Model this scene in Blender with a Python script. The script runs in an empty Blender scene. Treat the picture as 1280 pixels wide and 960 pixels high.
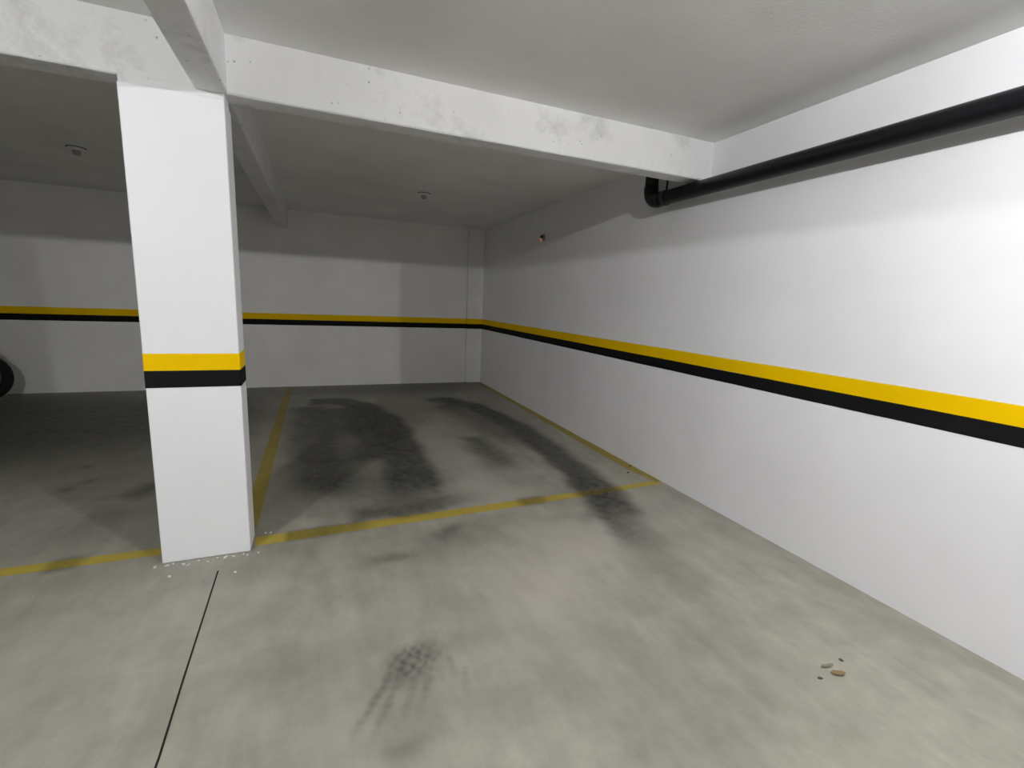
import bpy, bmesh, math, random
import numpy as np
from mathutils import Vector, Matrix, noise as mnoise

rng = random.Random(7)
C = bpy.context.scene.collection

# ------------------------------------------------------------------ helpers
def tag(o, label=None, cat=None, group=None, kind=None):
    if label: o['label'] = label
    if cat: o['category'] = cat
    if group: o['group'] = group
    if kind: o['kind'] = kind
    return o

def link_mesh(name, me, mat, parent=None, smooth=False):
    o = bpy.data.objects.new(name, me)
    if mat: me.materials.append(mat)
    C.objects.link(o)
    if parent: o.parent = parent
    if smooth:
        for p in me.polygons: p.use_smooth = True
    return o

def obj(name, bm, mat, parent=None, smooth=False):
    bmesh.ops.recalc_face_normals(bm, faces=bm.faces)
    me = bpy.data.meshes.new(name)
    bm.to_mesh(me); bm.free()
    return link_mesh(name, me, mat, parent, smooth)

def empty(name, loc=(0, 0, 0)):
    o = bpy.data.objects.new(name, None)
    o.empty_display_size = 0.1
    C.objects.link(o); o.location = loc
    return o

def box(bm, x0, y0, z0, x1, y1, z1, bevel=0.0, seg=2):
    r = bmesh.ops.create_cube(bm, size=1.0)
    vs = r['verts']
    for v in vs:
        v.co = Vector((x0 + (v.co.x + .5) * (x1 - x0), y0 + (v.co.y + .5) * (y1 - y0), z0 + (v.co.z + .5) * (z1 - z0)))
    if bevel:
        es = list({e for v in vs for e in v.link_edges})
        bmesh.ops.bevel(bm, geom=es, offset=bevel, segments=seg, affect='EDGES', profile=.5)
    return vs

def wavy_beam(x0, y0, z0, x1, y1, z1, axis, amp=.002, step=.06, seed=0.0):
    """hand-plastered concrete beam: cross sections along an axis, arrises softened and slightly uneven"""
    bm = bmesh.new()
    a0, a1 = (x0, x1) if axis == 'x' else (y0, y1)
    b0, b1 = (y0, y1) if axis == 'x' else (x0, x1)
    n = max(2, int((a1 - a0) / step))
    bev = .009
    prof = [(b0, z1), (b0, z0 + bev), (b0 + bev * .35, z0 + bev * .35), (b0 + bev, z0),
            (b1 - bev, z0), (b1 - bev * .35, z0 + bev * .35), (b1, z0 + bev), (b1, z1)]
    rings = []
    for i in range(n + 1):
        a = a0 + (a1 - a0) * i / n
        ring = []
        for k, (b, z) in enumerate(prof):
            nz = mnoise.noise(Vector((a * 2.2 + seed, k * 3.1, 0))) + .6 * mnoise.noise(Vector((a * 8 + seed, k * 3.1, 5)))
            nb = mnoise.noise(Vector((a * 1.7 + seed, k * .4 + 20, 9))) + .5 * mnoise.noise(Vector((a * 7 + seed, k * 2.0, 13)))
            zz = z + (nz * amp if k not in (0, 7) else 0)
            bb = b + nb * amp * .6
            ring.append(bm.verts.new((a, bb, zz) if axis == 'x' else (bb, a, zz)))
        rings.append(ring)
    for i in range(n):
        for k in range(len(prof)):
            k2 = (k + 1) % len(prof)
            bm.faces.new((rings[i][k], rings[i][k2], rings[i + 1][k2], rings[i + 1][k]))
    bm.faces.new(rings[0]); bm.faces.new(list(reversed(rings[-1])))
    return bm

def tube(bm, pts, r, seg=20, cap=True):
    pts = [Vector(p) for p in pts]
    rr = r if isinstance(r, (list, tuple)) else [r] * len(pts)
    rings = []; prev = None
    for i, p in enumerate(pts):
        t = (pts[min(i + 1, len(pts) - 1)] - pts[max(i - 1, 0)]).normalized()
        if prev is None:
            up = Vector((0, 0, 1)) if abs(t.z) < .9 else Vector((1, 0, 0))
            n = t.cross(up).normalized()
        else:
            n = (prev - t * prev.dot(t)).normalized()
        prev = n; b = t.cross(n)
        rings.append([bm.verts.new(p + (n * math.cos(a) + b * math.sin(a)) * rr[i])
                      for a in [2 * math.pi * k / seg for k in range(seg)]])
    for i in range(len(rings) - 1):
        for k in range(seg):
            bm.faces.new((rings[i][k], rings[i][(k + 1) % seg], rings[i + 1][(k + 1) % seg], rings[i + 1][k]))
    if cap:
        bm.faces.new(list(reversed(rings[0]))); bm.faces.new(rings[-1])

def lathe(bm, prof, M=None, seg=28):
    """prof: (radius, height) pairs round local z"""
    M = M or Matrix.Identity(4)
    rings = []
    for r, h in prof:
        if r < 1e-5:
            rings.append([bm.verts.new(M @ Vector((0, 0, h)))])
        else:
            rings.append([bm.verts.new(M @ Vector((r * math.cos(2 * math.pi * k / seg), r * math.sin(2 * math.pi * k / seg), h))) for k in range(seg)])
    for a, b in zip(rings[:-1], rings[1:]):
        for k in range(seg):
            k2 = (k + 1) % seg
            if len(a) == 1 and len(b) == 1: continue
            if len(a) == 1: bm.faces.new((a[0], b[k], b[k2]))
            elif len(b) == 1: bm.faces.new((a[k], a[k2], b[0]))
            else: bm.faces.new((a[k], a[k2], b[k2], b[k]))

def torus(bm, R, r, M, seg=48, rs=14, squash=1.0):
    vs = []
    for i in range(seg):
        a = 2 * math.pi * i / seg
        vs.append([bm.verts.new(M @ Vector(((R + r * math.cos(b)) * math.cos(a), (R + r * math.cos(b)) * math.sin(a), r * squash * math.sin(b))))
                   for b in [2 * math.pi * k / rs for k in range(rs)]])
    for i in range(seg):
        for k in range(rs):
            bm.faces.new((vs[i][k], vs[(i + 1) % seg][k], vs[(i + 1) % seg][(k + 1) % rs], vs[i][(k + 1) % rs]))

# ------------------------------------------------------------------ materials
def new_mat(name):
    m = bpy.data.materials.new(name); m.use_nodes = True
    nt = m.node_tree
    return m, nt, nt.nodes['Principled BSDF']

def N(nt, t, **kw):
    n = nt.nodes.new(t)
    for k, v in kw.items():
        if k in n.inputs: n.inputs[k].default_value = v
        else: setattr(n, k, v)
    return n

def ramp(nt, fac, stops):
    r = nt.nodes.new('ShaderNodeValToRGB')
    e = r.color_ramp.elements
    e[0].position, e[0].color = stops[0]
    e[1].position, e[1].color = stops[-1]
    for p, c in stops[1:-1]:
        q = e.new(p); q.color = c
    nt.links.new(fac, r.inputs[0])
    return r.outputs[0]

def mixc(nt, fac, a, b, mode='MIX'):
    n = nt.nodes.new('ShaderNodeMix'); n.data_type = 'RGBA'; n.blend_type = mode
    for s, v in ((0, fac), (6, a), (7, b)):
        if hasattr(v, 'is_output'): nt.links.new(v, n.inputs[s])
        else: n.inputs[s].default_value = v
    return n.outputs[2]

def noise(nt, co, scale, detail=4, rough=.55):
    n = N(nt, 'ShaderNodeTexNoise', Scale=scale, Detail=detail, Roughness=rough)
    nt.links.new(co, n.inputs['Vector'])
    return n.outputs[0]

def g(v, a=1): return (v, v, v, a)

def paint_mat(name, base, rough=.6, var=.05, bump=.15, pock=0.0, bscale=9, spec=.3):
    m, nt, b = new_mat(name)
    co = N(nt, 'ShaderNodeTexCoord').outputs['Object']
    c1 = ramp(nt, noise(nt, co, 1.6, 5), [(.3, tuple(x * (1 - var) for x in base) + (1,)), (.7, tuple(min(1, x * (1 + var)) for x in base) + (1,))])
    if pock:
        v = N(nt, 'ShaderNodeTexVoronoi', Scale=17.0); nt.links.new(co, v.inputs['Vector'])
        sp = ramp(nt, v.outputs['Distance'], [(.05, g(1)), (.13, g(0))])
        gate = ramp(nt, noise(nt, co, 5.0, 3), [(.49, g(0)), (.55, g(1))])
        f = mixc(nt, 1.0, sp, gate, 'MULTIPLY')
        sm = ramp(nt, noise(nt, co, 3.2, 7, .7), [(.53, g(0)), (.70, g(pock * .5))])
        f2 = mixc(nt, 1.0, mixc(nt, 1.0, f, g(pock), 'MULTIPLY'), sm, 'ADD')
        c1 = mixc(nt, f2, c1, tuple(x * .42 for x in base) + (1,))
    nt.links.new(c1, b.inputs['Base Color'])
    b.inputs['Roughness'].default_value = rough
    b.inputs['Specular IOR Level'].default_value = spec
    bp = N(nt, 'ShaderNodeBump', Strength=bump, Distance=.01)
    h = mixc(nt, .35, noise(nt, co, bscale, 6, .6), noise(nt, co, 60, 3))
    nt.links.new(h, bp.inputs['Height']); nt.links.new(bp.outputs[0], b.inputs['Normal'])
    return m

M_wall = paint_mat('white_wall_paint', (.84, .84, .875), rough=.55, var=.03, bump=.14, bscale=5)
M_backwall = paint_mat('white_block_wall_paint', (.85, .845, .825), rough=.65, var=.05, bump=.30, bscale=5)
M_beam = paint_mat('whitewashed_concrete', (.75, .75, .76), rough=.7, var=.06, bump=.35, pock=.85, bscale=7)
M_pillar = paint_mat('white_pillar_paint', (.82, .83, .86), rough=.5, var=.02, bump=.10)
M_ceil = paint_mat('ceiling_paint', (.80, .80, .785), rough=.8, var=.06, bump=.30, bscale=4)
M_yellow = paint_mat('yellow_wall_band_paint', (.84, .53, .0), rough=.6, var=.05, bump=.06, spec=.06)
M_black = paint_mat('black_wall_band_paint', (.0075, .0078, .0088), rough=.6, var=.1, bump=.06, spec=.08)
M_pipe = paint_mat('black_pipe_plastic', (.010, .011, .014), rough=.42, var=.1, bump=.03, spec=.22)
M_socket = paint_mat('lamp_base_plastic', (.33, .32, .29), rough=.5, var=.05, bump=.0)
M_socket_dark = paint_mat('dark_bakelite', (.03, .03, .028), rough=.5, var=.05, bump=.0)
M_rubber = paint_mat('tyre_rubber', (.010, .010, .011), rough=.8, var=.1, bump=.1)
M_metal, nt, b = new_mat('dull_metal'); b.inputs['Base Color'].default_value = (.12, .12, .12, 1); b.inputs['Metallic'].default_value = .8; b.inputs['Roughness'].default_value = .5
M_darkpaint, nt, b = new_mat('dark_bodywork'); b.inputs['Base Color'].default_value = (.012, .012, .014, 1); b.inputs['Roughness'].default_value = .35
M_seat, nt, b = new_mat('black_seat_vinyl'); b.inputs['Base Color'].default_value = (.015, .015, .015, 1); b.inputs['Roughness'].default_value = .6
M_chip = paint_mat('plaster_crumb', (.62, .61, .58), rough=.9, var=.1, bump=.2)
M_grit = paint_mat('dark_grit', (.085, .08, .068), rough=.9, var=.2, bump=.2)
M_leaf = paint_mat('dry_leaf', (.235, .165, .085), rough=.8, var=.25, bump=.2)
M_leaf2 = paint_mat('grey_leaf', (.185, .175, .13), rough=.8, var=.2, bump=.2)
M_joint = paint_mat('joint_filler', (.012, .011, .010), rough=.8, var=.1, bump=.0)

def bulb_mat(name, strength):
    m, nt, b = new_mat(name)
    b.inputs['Base Color'].default_value = (1, 1, 1, 1)
    b.inputs['Emission Color'].default_value = (1.0, .995, .99, 1)
    b.inputs['Emission Strength'].default_value = strength
    return m
M_bulb_right = bulb_mat('lit_bulb_by_wall', 3600)
M_bulb_left = bulb_mat('lit_bulb_left', 4350)
M_red, nt, b = new_mat('pinkish_bulb_glass')
b.inputs['Base Color'].default_value = (.75, .36, .32, 1); b.inputs['Roughness'].default_value = .3
b.inputs['Emission Color'].default_value = (1, .42, .36, 1); b.inputs['Emission Strength'].default_value = .09

# concrete floor; 'tyre' is a mesh attribute holding its rubber marks, stains and painted rear shade
def floor_mat(name, paint=False):
    m, nt, b = new_mat(name)
    co = N(nt, 'ShaderNodeTexCoord').outputs['Object']
    n1 = noise(nt, co, .9, 6, .6); n2 = noise(nt, co, 5.0, 6, .65)
    mp = N(nt, 'ShaderNodeMapping'); mp.inputs['Scale'].default_value = (9, 2.2, 1); mp.inputs['Rotation'].default_value = (0, 0, .25)
    nt.links.new(co, mp.inputs['Vector'])
    n3 = noise(nt, mp.outputs[0], 1.0, 5, .6)
    at = N(nt, 'ShaderNodeAttribute', attribute_name='tyre')
    pa = N(nt, 'ShaderNodeAttribute', attribute_name='pale')
    if paint:
        base = ramp(nt, n2, [(.3, (.38, .295, .045, 1)), (.7, (.50, .395, .070, 1))])
        worn = ramp(nt, noise(nt, co, 16, 6, .7), [(.56, g(0)), (.74, g(.55))])
        base = mixc(nt, worn, base, (.25, .235, .19, 1))
        dark = (.060, .047, .014, 1)
    else:
        base = ramp(nt, n1, [(.28, (.285, .277, .234, 1)), (.72, (.372, .362, .308, 1))])
        f = ramp(nt, n2, [(.32, g(.84)), (.68, g(1.10))])
        base = mixc(nt, 1.0, base, f, 'MULTIPLY')
        f = ramp(nt, n3, [(.34, g(.90)), (.66, g(1.07))])
        base = mixc(nt, 1.0, base, f, 'MULTIPLY')
        base = mixc(nt, pa.outputs['Color'], base, (.50, .468, .42, 1))
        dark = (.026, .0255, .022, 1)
    mod = ramp(nt, noise(nt, co, 3.6, 6, .65), [(.25, g(.80)), (.62, g(1.0))])
    grain = ramp(nt, noise(nt, co, 13.0, 8, .72), [(.34, g(.78)), (.56, g(1.0))])
    mod = mixc(nt, 1.0, mod, grain, 'MULTIPLY')
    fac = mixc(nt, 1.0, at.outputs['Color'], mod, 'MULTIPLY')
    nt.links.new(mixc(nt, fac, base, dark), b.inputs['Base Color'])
    rr = ramp(nt, n2, [(.3, g(.50)), (.7, g(.64))])
    nt.links.new(rr, b.inputs['Roughness'])
    b.inputs['Specular IOR Level'].default_value = .35
    bp = N(nt, 'ShaderNodeBump', Strength=.12, Distance=.006)
    nt.links.new(noise(nt, co, 22, 6, .6), bp.inputs['Height']); nt.links.new(bp.outputs[0], b.inputs['Normal'])
    return m
M_floor = floor_mat('stained_concrete')
M_line = floor_mat('worn_yellow_floor_paint', True)

# ------------------------------------------------------------------ tyre rubber, stains and painted shade on the floor (world metres)
def seg_dist(X, Y, pts):
    d = np.full(X.shape, 1e9); s = np.zeros(X.shape); acc = 0; tot = 0
    P = [np.array(p, float) for p in pts]
    for a, b_ in zip(P[:-1], P[1:]): tot += np.linalg.norm(b_ - a)
    for a, b_ in zip(P[:-1], P[1:]):
        v = b_ - a; L = np.linalg.norm(v)
        t = np.clip(((X - a[0]) * v[0] + (Y - a[1]) * v[1]) / (L * L), 0, 1)
        dd = np.hypot(X - a[0] - t * v[0], Y - a[1] - t * v[1])
        k = dd < d
        d = np.where(k, dd, d); s = np.where(k, (acc + t * L) / tot, s)
        acc += L
    return d, s

def sm(a, b_, x):
    t = np.clip((x - a) / (b_ - a), 0, 1); return t * t * (3 - 2 * t)

def band(X, Y, pts, w, soft, fade0=0., fade1=0.):
    d, s = seg_dist(X, Y, pts)
    v = 1 - sm(w - soft, w + soft, d)
    if fade0: v = v * sm(0, fade0, s)
    if fade1: v = v * (1 - sm(1 - fade1, 1, s))
    return v

def blob(X, Y, cx, cy, rx, ry, ang=0, p=1.0):
    c, s = math.cos(ang), math.sin(ang)
    u = ((X - cx) * c + (Y - cy) * s) / rx; v = (-(X - cx) * s + (Y - cy) * c) / ry
    return np.exp(-(u * u + v * v) ** p)

def wob(X, Y, k, ph):
    return (np.sin(X * k * 1.3 + Y * k * .7 + ph) + np.sin(X * k * .6 - Y * k * 1.9 + ph * 2.1) + np.sin(X * k * 2.7 + Y * k * 2.3 + ph * .7)) / 3

def tyre(X, Y):  # rubber marks and stains, plus shade painted in at the rear left
    Xw = X + .035 * wob(X, Y, 5, .3) + .015 * wob(X, Y, 17, 1.3)
    Yw = Y + .035 * wob(X, Y, 4, 2.3) + .02 * wob(X, Y, 15, 4.1)
    out = np.zeros(X.shape)
    def add(v, a):
        nonlocal out
        out = 1 - (1 - out) * (1 - np.clip(v, 0, 1) * a)
    # right wheel track, sweeping out of the bay
    tr = [(-1.16, -1.42), (-1.0, -1.45), (-.70, -1.95), (-.56, -3.05), (-.56, -4.1), (-.62, -4.71), (-.67, -5.17), (-.78, -5.74), (-.88, -6.11), (-.98, -6.36), (-1.14, -6.67)]
    add(band(Xw, Yw, tr[:8], .17, .08, .02, .10), .88)
    add(band(Xw, Yw, [(-.60, -4.6), (-.70, -5.2), (-.80, -5.7), (-.90, -6.1), (-1.0, -6.4), (-1.16, -6.75)], .15, .12, .1, .7), .68)
    add(band(Xw, Yw, [(-.74, -5.05), (-.90, -5.75), (-1.05, -6.2)], .07, .07, .1, .5), .45)
    add(band(Xw, Yw, [(-1.20, -1.42), (-1.0, -1.46), (-.68, -2.0), (-.50, -3.1)], .11, .08, 0, .4), .82)
    add(band(Xw, Yw, [(-1.15, -1.75), (-.92, -2.5), (-.82, -3.4), (-.80, -4.1)], .22, .20, .05, .35), .60)
    add(blob(Xw, Yw, -.98, -1.75, .26, .42, .35), .72)
    # second, fainter mark beside it
    add(band(Xw, Yw, [(-1.25, -3.25), (-1.22, -3.7), (-1.17, -4.25), (-1.18, -4.6)], .13, .11, .15, .35), .72)
    # left wheel track and the smeared area inside it
    lo = [(-2.95, -1.25), (-2.54, -1.22), (-2.22, -1.62), (-2.02, -2.45), (-1.99, -3.31), (-2.03, -4.06), (-2.06, -4.64), (-2.08, -4.9)]
    add(band(Xw, Yw, lo, .20, .08, .03, .08), .90)
    add(band(Xw, Yw, [(-2.38, -1.6), (-2.26, -2.4), (-2.22, -3.3), (-2.28, -4.0)], .24, .14, .05, .1), .86)
    add(band(Xw, Yw, [(-2.85, -1.4), (-2.85, -2.4), (-2.80, -3.4), (-2.72, -4.5)], .25, .16, .06, .10), .80)
    add(band(Xw, Yw, [(-2.60, -1.6), (-2.55, -2.4), (-2.52, -3.2)], .24, .16, .1, .3), .62)
    add(blob(Xw, Yw, -2.70, -4.40, .27, .28, .3), .88)
    add(blob(Xw, Yw, -2.16, -4.50, .30, .32, 0), .90)
    add(blob(Xw, Yw, -2.5, -3.9, .4, .5, 0), .45)
    add(band(Xw, Yw, [(-2.62, -5.00), (-2.3, -4.98), (-1.95, -4.94), (-1.55, -4.90)], .09, .06, .1, .5), .74)
    add(blob(Xw, Yw, -2.30, -4.86, .42, .14, .05), .55)
    # paint of the front line rubbed dark where cars roll over it
    add(band(X, Y, [(-2.98, -5.14), (-2.4, -5.12)], .07, .03, .05, .3), .55)
    add(band(X, Y, [(-1.42, -5.10), (-1.12, -5.10)], .07, .03, .3, .3), .60)
    add(band(X, Y, [(-4.15, -5.11), (-3.95, -5.11)], .07, .03, .3, .3), .45)
    # left bay
    add(band(Xw, Yw, [(-3.8, -3.95), (-3.98, -4.05), (-4.12, -4.28)], .09, .08, 0, .4), .60)
    add(blob(Xw, Yw, -4.05, -4.6, .3, .2, .8), .28)
    for cx, cy in ((-4.56, -3.41), (-4.4, -3.79), (-4.49, -3.94)): add(blob(X, Y, cx, cy, .05, .06), .5)
    add(blob(Xw, Yw, -5.3, -1.9, 1.5, 1.6, 0, 1.6), .86)  # broad patches: rear staining together with shade painted into the floor colour
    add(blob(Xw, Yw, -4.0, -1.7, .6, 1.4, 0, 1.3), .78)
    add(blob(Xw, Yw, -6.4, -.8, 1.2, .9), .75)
    # darker strip along the back wall
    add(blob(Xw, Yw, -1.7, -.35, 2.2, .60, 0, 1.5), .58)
    # the aisle is a little darker than the bay
    add(sm(-5.9, -7.3, Y) * sm(-.6, -1.8, X), .16)
    add(sm(-5.3, -6.5, Y) * sm(-3.0, -4.4, X), .20)
    # aisle: scuffs and turning marks
    add(blob(Xw, Yw, -1.99, -5.36, .17, .07, .5), .62)
    add(blob(Xw, Yw, -2.38, -5.60, .16, .06, .2), .52)
    add(blob(Xw, Yw, -1.95, -5.45, .4, .18, .2), .24)
    add(blob(Xw, Yw, -.98, -5.45, .10, .06, .4), .42)
    add(blob(Xw, Yw, -1.2, -5.40, .08, .05, .4), .22)
    add(blob(Xw, Yw, -2.43, -6.42, .13, .085, .3, 1.6) * (.62 + .38 * np.sin(X * 130 + 2 * wob(X, Y, 30, 1)) * np.sin(Y * 90)), .85)
    add(blob(Xw, Yw, -2.36, -6.40, .20, .12, .2), .28)
    add(band(Xw, Yw, [(-2.42, -6.45), (-2.52, -6.8)], .12, .10, .1, .5), .22)
    teeth = .80 + .20 * np.sin(Y * 150 + X * 60)
    for i, (x0, y0, x1, y1, a) in enumerate([(-2.50, -6.43, -2.73, -6.76, .55), (-2.47, -6.45, -2.66, -6.80, .42), (-2.42, -6.50, -2.54, -6.74, .26),
                              (-2.37, -6.50, -2.44, -6.68, .34), (-2.27, -6.42, -2.28, -6.62, .28), (-2.22, -6.50, -2.26, -6.66, .26), (-2.15, -6.2, -2.18, -6.35, .22)]):
        add(band(X + .006 * wob(X, Y, 40, i), Y, [(x0, y0), (x1, y1)], .014, .014, .1, .6) * teeth, a * .95)
    add(blob(Xw, Yw, -2.50, -6.78, .10, .05, .3), .45)
    add(blob(Xw, Yw, -2.95, -6.75, .05, .03, .3), .22)
    add(blob(Xw, Yw, -2.78, -5.28, .06, .35, -.25), .20)
    add(blob(Xw, Yw, -1.55, -6.9, .5, .35, .3), .14)
    add(blob(Xw, Yw, -1.05, -6.7, .22, .5, -.25), .15)
    add(blob(Xw, Yw, -2.9, -6.3, .5, .12, .35), .10)
    return np.clip(out, 0, .97)

def pale(X, Y):
    Xw = X + .06 * wob(X, Y, 4, 3.3) + .03 * wob(X, Y, 13, .4); Yw = Y + .06 * wob(X, Y, 5, 1.3)
    v = .55 * blob(Xw, Yw, -1.50, -4.75, .30, .42) + .35 * blob(Xw, Yw, -1.62, -3.6, .20, .8) + .45 * blob(Xw, Yw, -1.15, -5.75, .55, .38, .4)
    v += .35 * blob(Xw, Yw, -1.75, -6.15, .30, .35) + .30 * blob(Xw, Yw, -2.86, -5.02, .16, .10) + .30 * blob(Xw, Yw, -3.45, -5.75, .5, .22, .2) + .25 * blob(Xw, Yw, -.35, -5.3, .25, .6)
    return np.clip(v, 0, .9)

def set_tyre_and_shade(me, extra=0.0):
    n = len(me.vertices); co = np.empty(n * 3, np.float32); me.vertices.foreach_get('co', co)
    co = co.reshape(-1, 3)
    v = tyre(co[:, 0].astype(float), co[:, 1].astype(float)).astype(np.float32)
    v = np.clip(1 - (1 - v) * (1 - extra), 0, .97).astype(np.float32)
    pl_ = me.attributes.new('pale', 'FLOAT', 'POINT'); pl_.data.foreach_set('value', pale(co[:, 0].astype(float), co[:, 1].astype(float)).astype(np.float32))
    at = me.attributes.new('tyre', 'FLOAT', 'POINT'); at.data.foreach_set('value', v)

# ------------------------------------------------------------------ dimensions (metres; right wall x=0, back wall y=0)
HC, HB = 2.718, 2.448              # slab soffit, beam soffit
XL, YF = -13.0, -13.5              # far ends of the garage outside the picture
ZY, ZM, ZB = 1.158, 1.0665, .981   # wall bands

# floor -----------------------------------------------------------
xs = np.concatenate([np.arange(XL, -7.0, .5), np.arange(-7.0, -2.8, .02), np.arange(-2.8, -2.06, .008), np.arange(-2.06, .0001, .02), [.2]])
ys = np.concatenate([np.arange(YF, -8.0, .5), np.arange(-8.0, -6.9, .02), np.arange(-6.9, -6.14, .01), np.arange(-6.14, .0001, .02), [.2]])
nx, ny = len(xs), len(ys)
GX, GY = np.meshgrid(xs, ys)
verts = np.stack([GX.ravel(), GY.ravel(), np.zeros(nx * ny)], 1)
ii = (np.arange(ny - 1)[:, None] * nx + np.arange(nx - 1)[None, :]).ravel()
faces = np.stack([ii, ii + 1, ii + nx + 1, ii + nx], 1)
me = bpy.data.meshes.new('floor')
me.from_pydata(verts.tolist(), [], faces.tolist())
set_tyre_and_shade(me)
floor = link_mesh('floor', me, M_floor)
tag(floor, 'grey concrete garage floor with dark tyre tracks', 'floor', kind='structure')

def floor_line(name, pts, widths, label, wav=.004, step=.03, z=.0012, wear=0.0):
    """painted line: a thin skin of paint following a polyline"""
    P = [Vector((p[0], p[1], 0)) for p in pts]
    bm = bmesh.new(); rows = []; acc = 0
    for i in range(len(P) - 1):
        a, b_ = P[i], P[i + 1]; L = (b_ - a).length; n = max(1, int(L / step))
        t = (b_ - a).normalized(); nn = Vector((-t.y, t.x, 0))
        for k in range(n + (1 if i == len(P) - 2 else 0)):
            f = k / n; c = a + (b_ - a) * f
            w = widths[i] + (widths[i + 1] - widths[i]) * f
            s = acc + L * f
            j = lambda q: wav * (mnoise.noise(Vector((s * 4, q, 1))) + .5 * mnoise.noise(Vector((s * 17, q, 3))))
            row = []
            for m_ in range(5):
                u = -.5 + m_ / 4
                p = c + nn * (w * u + (j(m_ * 7.7) if m_ in (0, 4) else 0))
                row.append(bm.verts.new((p.x, p.y, z)))
            rows.append(row)
        acc += L
    for r0, r1 in zip(rows[:-1], rows[1:]):
        for m_ in range(4): bm.faces.new((r0[m_], r1[m_], r1[m_ + 1], r0[m_ + 1]))
    me = bpy.data.meshes.new(name)
    bmesh.ops.recalc_face_normals(bm, faces=bm.faces)
    bm.to_mesh(me); bm.free(); set_tyre_and_shade(me, wear)
    o = link_mesh(name, me, M_line, floor)
    if label: o['label'] = label
    return o
floor_line('parking_line', [(-3.135, -5.150), (-2.77, -5.138), (-2.05, -5.130), (-1.36, -5.112), (-.58, -5.098), (-.03, -5.070)],
           [.115, .110, .105, .100, .085, .080], 'worn yellow line across the front of the right bay')
floor_line('parking_line', [(-6.6, -5.10), (-5.2, -5.10), (-4.31, -5.105), (-3.60, -5.112)], [.09, .09, .09, .09],
           'yellow line across the front of the left bay')
floor_line('parking_line', [(-3.20, -4.955), (-3.195, -4.1), (-3.20, -2.7), (-3.195, -.10)], [.105, .10, .095, .09],
           'yellow line dividing the two bays behind the pillar', wear=.35)
floor_line('parking_line', [(-.018, -5.06), (-.06, -4.75), (-.055, -4.1), (-.055, -3.3), (-.045, -2.0), (-.04, -.12)], [.08, .10, .115, .10, .08, .07],
           'yellow line along the foot of the right wall', wav=.010, wear=.38)
# sawn expansion joint in the aisle, filled dark
bm = bmesh.new()
tj = [(-3.284, -5.425), (-3.276, -5.85), (-3.270, -6.2), (-3.2615, -6.55), (-3.262, -6.57), (-3.25, -8.0)]
for (xa, ya), (xb, yb) in zip(tj[:-1], tj[1:]):
    w = .0038
    q = [bm.verts.new(p) for p in ((xa - w, ya, .0009), (xa + w, ya, .0009), (xb + w, yb, .0009), (xb - w, yb, .0009))]
    bm.faces.new(q)
jt = obj('expansion_joint', bm, M_joint, floor); jt['label'] = 'thin dark joint cut in the floor before the pillar'

# ceiling ---------------------------------------------------------
bm = bmesh.new(); box(bm, XL, YF, HC, .2, .2, HC + .18)
tag(obj('ceiling', bm, M_ceil), 'rough plastered grey white concrete ceiling slab', 'ceiling', kind='structure')

# walls -----------------------------------------------------------
def band_mesh_y(x, y0, y1, z0, z1, seed, th=.0016, step=.05, amp=.0022, ax='y', sgn=-1):
    """strip of paint on a wall plane; its long edges waver a little like hand-cut masking"""
    bm = bmesh.new(); n = max(1, int(abs(y1 - y0) / step)); rows = []
    for i in range(n + 1):
        a = y0 + (y1 - y0) * i / n
        e0 = amp * (mnoise.noise(Vector((a * 1.7, seed, 0))) + .4 * mnoise.noise(Vector((a * 9, seed, 2))))
        e1 = amp * (mnoise.noise(Vector((a * 1.7, seed + 9, 0))) + .4 * mnoise.noise(Vector((a * 9, seed + 9, 2))))
        row = []
        for off, z in ((0, z0 + e0), (sgn * th, z0 + e0), (sgn * th, z1 + e1), (0, z1 + e1)):
            row.append(bm.verts.new((x + off, a, z) if ax == 'y' else (a, x + off, z)))
        rows.append(row)
    for r0, r1 in zip(rows[:-1], rows[1:]):
        for k in range(4): bm.faces.new((r0[k], r0[(k + 1) % 4], r1[(k + 1) % 4], r1[k]))
    bm.faces.new(rows[0]); bm.faces.new(list(reversed(rows[-1])))
    return bm

bm = bmesh.new(); box(bm, 0, YF, 0, .2, .2, HC)
wr = tag(obj('wall_right', bm, M_wall), 'long white wall on the right with yellow and black bands', 'wall', kind='structure')
obj('yellow_band', band_mesh_y(0, YF, 0, ZM, ZY, 1), M_yellow, wr)['label'] = 'yellow painted band on the right wall'
obj('black_band', band_mesh_y(0, YF, 0, ZB, ZM, 1, th=.0014), M_black, wr)['label'] = 'black painted band under the yellow one on the right wall'
bm = bmesh.new(); box(bm, XL, 0, 0, 0, .2, HC)
wb = tag(obj('wall_back', bm, M_backwall), 'shaded white wall across the back of the bays', 'wall', kind='structure')
obj('yellow_band', band_mesh_y(0, XL, -.28, ZM, ZY, 4, ax='x'), M_yellow, wb)['label'] = 'yellow painted band on the back wall'
obj('black_band', band_mesh_y(0, XL, -.28, ZB, ZM, 4, th=.0014, ax='x'), M_black, wb)['label'] = 'black painted band on the back wall'
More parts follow.
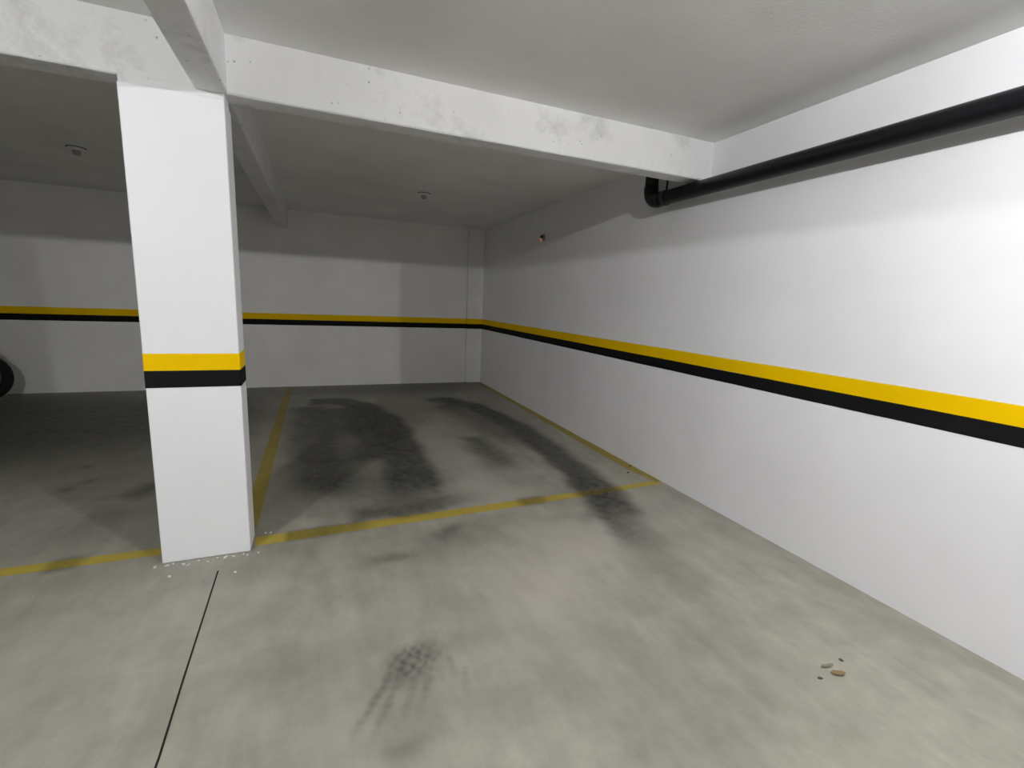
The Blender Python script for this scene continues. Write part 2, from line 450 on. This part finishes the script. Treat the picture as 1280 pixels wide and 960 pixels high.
# shallow concrete pier in the corner
bm = bmesh.new(); box(bm, -.285, -.045, 0, 0, 0, HC, .006)
pil = tag(obj('trim_1', bm, M_backwall), 'shallow white pier in the corner where back and right walls meet', 'pier', kind='structure')
for nm, z0, z1, m_, t_ in (('yellow_band', ZM, ZY, M_yellow, .0016), ('black_band', ZB, ZM, M_black, .0014)):
    bm = bmesh.new(); box(bm, -.285 - t_, -.045 - t_, z0, -.0005, -.0005, z1); obj(nm, bm, m_, pil)['label'] = nm.split('_')[0] + ' painted band on the corner pier'
bm = bmesh.new(); box(bm, XL - .2, YF, 0, XL, .2, HC)
tag(obj('wall_left', bm, M_wall), 'white wall at the far left end of the garage', 'wall', kind='structure')
bm = bmesh.new(); box(bm, XL, YF - .2, 0, .2, YF, HC)
tag(obj('wall_front', bm, M_wall), 'white wall behind the aisle opposite the bays', 'wall', kind='structure')

# beams -----------------------------------------------------------
YB0, YB1 = -5.250, -5.106
bm = wavy_beam(XL, YB0, HB, 0, YB1, HC, 'x', seed=3.7)
box(bm, -3.574, YB0 + .001, HB - .034, -3.148, YB1 - .002, HB + .02, .006)
tag(obj('main_beam', bm, M_beam), 'long white concrete beam spanning over the front of the bays', 'beam', kind='structure')
bm = wavy_beam(-3.275, YF, HB, -3.132, YB0, HC, 'y', seed=11.1)
tag(obj('cross_beam', bm, M_beam), 'short concrete beam running overhead from the pillar towards the viewer', 'beam', kind='structure')
bm = wavy_beam(-3.275, YB1, HB, -3.132, 0, HC, 'y', seed=23.4)
tag(obj('cross_beam', bm, M_beam), 'shaded concrete beam running from the pillar to the back wall', 'beam', kind='structure')

# pillar ----------------------------------------------------------
PX0, PX1, PY0, PY1 = -3.575, -3.1474, -5.261, -5.061
bm = bmesh.new(); box(bm, PX0, PY0, 0, PX1, PY1, HB - .03, .007, 3)
pl = tag(obj('pillar', bm, M_pillar), 'square white pillar with yellow and black bands', 'pillar', kind='structure')
for nm, z0, z1, m_, t_ in (('yellow_band', ZM + .004, ZY + .001, M_yellow, .0018), ('black_band', ZB, ZM + .004, M_black, .0016)):
    bm = bmesh.new(); box(bm, PX0 - t_, PY0 - t_, z0, PX1 + t_, PY1 + t_, z1)
    es = [e for e in bm.edges if abs(e.verts[0].co.z - e.verts[1].co.z) > .01]
    bmesh.ops.bevel(bm, geom=es, offset=.008, segments=3, affect='EDGES', profile=.5)
    obj(nm, bm, m_, pl)['label'] = nm.split('_')[0] + ' painted band round the pillar'

# drain pipe ------------------------------------------------------
pr, px, pz = .055, -.115, 2.380
yr = -4.71                                   # axis of the riser behind the beam
pipe = empty('drain_pipe', (px, yr, pz))
tag(pipe, 'black plastic drain pipe running along the right wall below the ceiling', 'pipe')
def local(bm, o):
    bmesh.ops.translate(bm, verts=bm.verts, vec=-Vector(o)); return bm
bm = bmesh.new(); tube(bm, [(px, YF + .02, pz), (px, -9, pz), (px, yr - .11, pz)], pr, 32)
obj('straight_run', local(bm, pipe.location), M_pipe, pipe, True)
bm = bmesh.new()
arc = [(px, yr - .13, pz)]
for k in range(0, 13):
    a = math.pi / 2 * k / 12
    arc.append((px, yr - .09 + .09 * math.sin(a), pz + .09 - .09 * math.cos(a)))
arc.append((px, yr, pz + .12))
tube(bm, arc, pr + .005, 32)
obj('elbow', local(bm, pipe.location), M_pipe, pipe, True)
bm = bmesh.new(); tube(bm, [(px, yr, pz + .10), (px, yr, HC - .005)], pr, 32)
obj('riser', local(bm, pipe.location), M_pipe, pipe, True)
for yy in (-4.905, -7.9):
    bm = bmesh.new()
    tube(bm, [(px, yy, pz + pr - .002), (px, yy, HC - .004)], .008, 10)
    lathe(bm, [(pr + .0005, -.014), (pr + .005, -.014), (pr + .005, .014), (pr + .0005, .014)], Matrix.Translation((px, yy, pz)) @ Matrix.Rotation(math.pi / 2, 4, 'X'), 32)
    obj('hanger', local(bm, pipe.location), M_socket_dark, pipe)

# ceiling lamp holders ---------------------------------------------
def lamp_holder(loc, lit, label, group):
    o = empty('ceiling_lamp_holder', loc)
    tag(o, label, 'lamp', group)
    bm = bmesh.new()
    lathe(bm, [(0, -.004), (.062, -.004), (.066, -.010), (.060, -.020), (.040, -.026), (0, -.026)])
    obj('base_plate', bm, M_socket if lit else M_ceil, o, False)
    bm = bmesh.new()
    if lit:
        lathe(bm, [(0, -.02), (.024, -.02), (.022, -.034), (0, -.034)])
        obj('socket', bm, M_socket, o)
        bm = bmesh.new(); bmesh.ops.create_uvsphere(bm, u_segments=20, v_segments=12, radius=1, matrix=Matrix.Translation((0, 0, -.060)) @ Matrix.Diagonal((.036, .036, .026, 1)))
        obj('bulb', bm, lit, o, True)
    else:
        lathe(bm, [(0, -.02), (.030, -.02), (.031, -.045), (.026, -.062), (.020, -.064), (.018, -.045), (0, -.045)])
        obj('socket', bm, M_socket, o)
        bm = bmesh.new(); lathe(bm, [(0, .004), (.075, .004), (.072, -.005), (0, -.005)])
        obj('gap_shade_ring', bm, M_socket_dark, o)  # dark ring painting the shadowed gap round the base plate
    return o
lamp_holder((-1.545, -2.30, HC), False, 'empty lamp holder on the dark ceiling of the right bay', 'unlit ceiling lamp holders')
lamp_holder((-4.765, -2.33, HC), False, 'empty lamp holder on the dark ceiling left of the pillar', 'unlit ceiling lamp holders')
lamp_holder((-1.44, -8.00, HC + .002), M_bulb_right, 'lit bulb on the ceiling of the aisle near the right wall', 'lit aisle lamps')
lamp_holder((-4.80, -8.00, HC + .002), M_bulb_left, 'lit bulb on the ceiling of the aisle left of the overhead beam', 'lit aisle lamps')

# small wall lamp ---------------------------------------------------
wl = empty('wall_lamp', (0, -2.44, 2.335))
tag(wl, 'small lamp with a pinkish bulb fixed high on the right wall', 'lamp')
Mx = Matrix.Rotation(-math.pi / 2, 4, 'Y')
bm = bmesh.new(); lathe(bm, [(0, 0), (.045, 0), (.043, .014), (.028, .02), (0, .02)], Mx); obj('base_plate', bm, M_socket, wl)
bm = bmesh.new(); tube(bm, [(-.015, 0, .01), (-.032, 0, .012), (-.040, 0, -.012)], [.018, .022, .024], 16); obj('socket', bm, M_socket_dark, wl)
bm = bmesh.new(); bmesh.ops.create_uvsphere(bm, u_segments=20, v_segments=14, radius=.023, matrix=Matrix.Translation((-.042, 0, -.036)) @ Matrix.Diagonal((1, 1, 1.3, 1)))
obj('bulb', bm, M_red, wl, True)['label'] = 'pinkish glass bulb'
bm = bmesh.new(); lathe(bm, [(0, 0), (.04, 0), (.038, .012), (0, .014)], Matrix.Translation((0, .13, .185)) @ Mx); obj('junction_cover', bm, M_wall, wl)

# motorcycle at the left edge, by the back wall ----------------------
def bike():
    o = empty('motorcycle', (-6.605, -.42, 0))
    tag(o, 'dark motorcycle with a black tyre parked by the back wall at the left edge', 'motorcycle')
    W = Matrix.Rotation(math.pi / 2, 4, 'X')
    for nm, x in (('front_wheel', 0.0), ('rear_wheel', -1.25)):
        T = Matrix.Translation((x, 0, .30)) @ W
        bm = bmesh.new(); torus(bm, .245, .055, T, 56, 16, 1.0)
        w = obj(nm, bm, M_rubber, o, True)
        bm = bmesh.new(); torus(bm, .190, .014, T, 48, 8, 2.4)
        obj('rim', bm, M_metal, w, True)
        bm = bmesh.new()
        for k in range(14):
            a = 2 * math.pi * k / 14; s = .03 if k % 2 else -.03
            p0 = T @ Vector((.03 * math.cos(a + .5), .03 * math.sin(a + .5), s)); p1 = T @ Vector((.185 * math.cos(a), .185 * math.sin(a), 0))
            tube(bm, [p0, p1], .003, 6)
        obj('spokes', bm, M_metal, w)
        bm = bmesh.new(); lathe(bm, [(0, -.06), (.03, -.06), (.045, -.03), (.035, 0), (.045, .03), (.03, .06), (0, .06)], T, 20)
        obj('hub', bm, M_metal, w)
    bm = bmesh.new()
    for s in (-.085, .085):
        tube(bm, [(0, s, .30), (-.20, s, .74), (-.27, s, .92)], [.020, .020, .017], 12)
    obj('fork', bm, M_metal, o, True)
    bm = bmesh.new()
    prev = None
    for k in range(13):
        a = math.radians(62 + 100 * k / 12)
        row = [bm.verts.new((r_ * math.cos(a), y_, .30 + r_ * math.sin(a))) for r_, y_ in ((.318, -.065), (.335, -.05), (.342, 0), (.335, .05), (.318, .065))]
        if prev:
            for q in range(4): bm.faces.new((prev[q], prev[q + 1], row[q + 1], row[q]))
        prev = row
    f = obj('front_fender', bm, M_darkpaint, o, True)
    sm_ = f.modifiers.new('thickness', 'SOLIDIFY'); sm_.thickness = .004
    bm = bmesh.new()
    tube(bm, [(-.24, 0, .84), (-.62, 0, .66), (-1.1, 0, .70), (-1.42, 0, .74)], .022, 12)
    tube(bm, [(-.24, 0, .82), (-.42, 0, .36), (-.85, 0, .30), (-.95, 0, .62)], .020, 12)
    for s in (-.1, .1): tube(bm, [(-.82, s * .6, .36), (-1.25, s, .30)], .018, 10)
    obj('frame', bm, M_darkpaint, o, True)
    bm = bmesh.new(); box(bm, -.80, -.12, .34, -.46, .12, .60, .04, 3)
    obj('engine', bm, M_metal, o)
    bm = bmesh.new(); bmesh.ops.create_uvsphere(bm, u_segments=24, v_segments=16, radius=1, matrix=Matrix.Translation((-.50, 0, .82)) @ Matrix.Diagonal((.26, .13, .11, 1)))
    obj('fuel_tank', bm, M_darkpaint, o, True)
    bm = bmesh.new(); box(bm, -1.42, -.12, .745, -.72, .12, .83, .035, 3)
    obj('seat', bm, M_seat, o)
    bm = bmesh.new(); tube(bm, [(-.34, -.36, 1.0), (-.29, -.22, 1.02), (-.27, -.06, .93), (-.27, .06, .93), (-.29, .22, 1.02), (-.34, .36, 1.0)], .013, 10)
    obj('handlebar', bm, M_metal, o, True)
    bm = bmesh.new(); lathe(bm, [(0, -.09), (.05, -.08), (.085, -.02), (.09, .03), (0, .035)], Matrix.Translation((-.17, 0, .86)) @ Matrix.Rotation(math.pi / 2, 4, 'Y'))
    obj('headlight', bm, M_darkpaint, o)
    bm = bmesh.new(); tube(bm, [(-.55, -.12, .42), (-.60, -.15, .24), (-.9, -.16, .22), (-1.4, -.17, .32)], [.02, .022, .03, .04], 12)
    obj('exhaust', bm, M_metal, o, True)
    bm = bmesh.new(); tube(bm, [(-.70, .08, .30), (-.80, .22, .01)], .011, 8)
    obj('kickstand', bm, M_metal, o)
bike()

# crumbs and leaves on the floor --------------------------------------
def lump(name, loc, sx, sy, sz, mat, label, cat, group, seed):
    bm = bmesh.new(); bmesh.ops.create_icosphere(bm, subdivisions=2, radius=1)
    for v in bm.verts:
        k = 1 + .35 * mnoise.noise(v.co * 1.6 + Vector((seed, seed * .7, 0)))
        v.co = Vector((v.co.x * k * sx, v.co.y * k * sy, max(-.55, v.co.z * k) * sz + .5 * sz))
    o = obj(name, bm, mat)
    o.location = loc; o.rotation_euler = (0, 0, seed * 1.7)
    return tag(o, label, cat, group)
GP = 'plaster crumbs at the foot of the pillar'
LB = 'white plaster crumb lying among others along the front foot of the pillar'
chips = [(-3.468, -5.300, .013, .008), (-3.441, -5.318, .010, .006), (-3.352, -5.312, .009, .006), (-3.270, -5.288, .016, .008),
         (-3.232, -5.293, .009, .006), (-3.181, -5.284, .007, .005), (-3.401, -5.284, .008, .005), (-3.600, -5.288, .014, .008),
         (-3.312, -5.281, .007, .005), (-3.160, -5.301, .008, .006), (-3.545, -5.290, .012, .006), (-3.52, -5.281, .009, .005)]
for i, (x, y, a, b_) in enumerate(chips):
    lump('plaster_crumb', (x, y, 0), a, b_, .004, M_chip, LB, 'plaster crumb', GP, i + 1.3)
lump('plaster_crumb', (-3.506, -5.413, 0), .013, .008, .005, M_chip, 'white plaster crumb lying apart before the left corner of the pillar', 'plaster crumb', GP, 3.1)
lump('plaster_crumb', (-3.198, -5.470, 0), .009, .007, .005, M_chip, 'small white plaster crumb right of the top of the floor joint', 'plaster crumb', GP, 5.1)
lump('plaster_crumb', (-3.105, -5.293, 0), .009, .007, .005, M_chip, 'white plaster crumb at the right front corner of the pillar', 'plaster crumb', GP, 6.7)
lump('plaster_crumb', (-3.089, -5.055, 0), .009, .007, .005, M_chip, 'left of two white crumbs behind the yellow line beside the pillar', 'plaster crumb', GP, 8.2)
lump('plaster_crumb', (-3.060, -5.060, 0), .008, .006, .005, M_chip, 'right of two white crumbs behind the yellow line beside the pillar', 'plaster crumb', GP, 9.4)
lump('pebble', (-.162, -4.802, 0), .014, .010, .007, M_grit, 'dark pebble by the corner of the yellow lines at the right wall', 'pebble', None, 2.2)
lump('pebble', (-.03, -4.66, 0), .013, .009, .008, M_grit, 'dark pebble against the foot of the right wall', 'pebble', None, 4.2)

def leaf(loc, L, W, rz, mat, label, curl=.006):
    bm = bmesh.new(); rows = []
    for i in range(9):
        t = i / 8; w = W * math.sin(math.pi * (t * .92 + .04)) ** .8 * (1 + .15 * math.sin(t * 9))
        rows.append([bm.verts.new(((t - .5) * L, w * u, .003 + curl * (abs(u) * 1.4 + t * t))) for u in (-.5, -.25, 0, .25, .5)])
    for r0, r1 in zip(rows[:-1], rows[1:]):
        for k in range(4): bm.faces.new((r0[k], r1[k], r1[k + 1], r0[k + 1]))
    bm.faces.ensure_lookup_table()
    o = obj('dry_leaf', bm, mat); o.location = loc; o.rotation_euler = (0, 0, rz)
    s = o.modifiers.new('thickness', 'SOLIDIFY'); s.thickness = .0008
    return tag(o, label, 'leaf', 'fallen leaves by the right wall')
leaf((-.748, -7.080, 0), .056, .030, -.55, M_leaf, 'brown dry leaf lying on the floor near the right wall')
leaf((-.752, -7.036, 0), .056, .020, -.25, M_leaf2, 'greyish dry leaf just behind the brown one on the floor')
lump('pebble', (-.650, -7.030, 0), .010, .008, .004, M_grit, 'tiny dark pebble behind the two dry leaves', 'pebble', None, 1.2)
lump('pebble', (-.842, -7.068, 0), .012, .007, .003, M_grit, 'tiny dark pebble left of the brown dry leaf', 'pebble', None, 7.2)

# ------------------------------------------------------------------ camera
cam = bpy.data.cameras.new('camera'); co = bpy.data.objects.new('camera', cam); C.objects.link(co)
cam.sensor_fit = 'HORIZONTAL'; cam.sensor_width = 36.0; cam.lens = 583.0145 * 36 / 1280
cam.clip_start = .05; cam.clip_end = 60
R = [[0.9243612876231216, 0.3805673217230946, 0.026920690560145046],
     [-0.37906521485221656, 0.9081397303787637, 0.17774080284681182],
     [0.04319459263342351, -0.17450141473379782, 0.983709044089326]]
right = Vector([R[i][0] for i in range(3)]); fwd = Vector([R[i][1] for i in range(3)]); up = Vector([R[i][2] for i in range(3)])
m = Matrix((right, up, -fwd)).transposed().to_4x4(); m.translation = Vector((-2.7484, -8.1353, 1.5))
co.matrix_world = m
sc = bpy.context.scene
sc.camera = co

# ------------------------------------------------------------------ world (closed garage: no daylight) and view
w = bpy.data.worlds.new('world'); sc.world = w; w.use_nodes = True
w.node_tree.nodes['Background'].inputs[0].default_value = (0, 0, 0, 1)
sc.view_settings.view_transform = 'Standard'; sc.view_settings.look = 'None'
sc.view_settings.gamma = 1; sc.view_settings.use_curve_mapping = False
sc.view_settings.exposure = -0.06
sc.cycles.use_denoising = True
sc.cycles.max_bounces = 10; sc.cycles.diffuse_bounces = 8
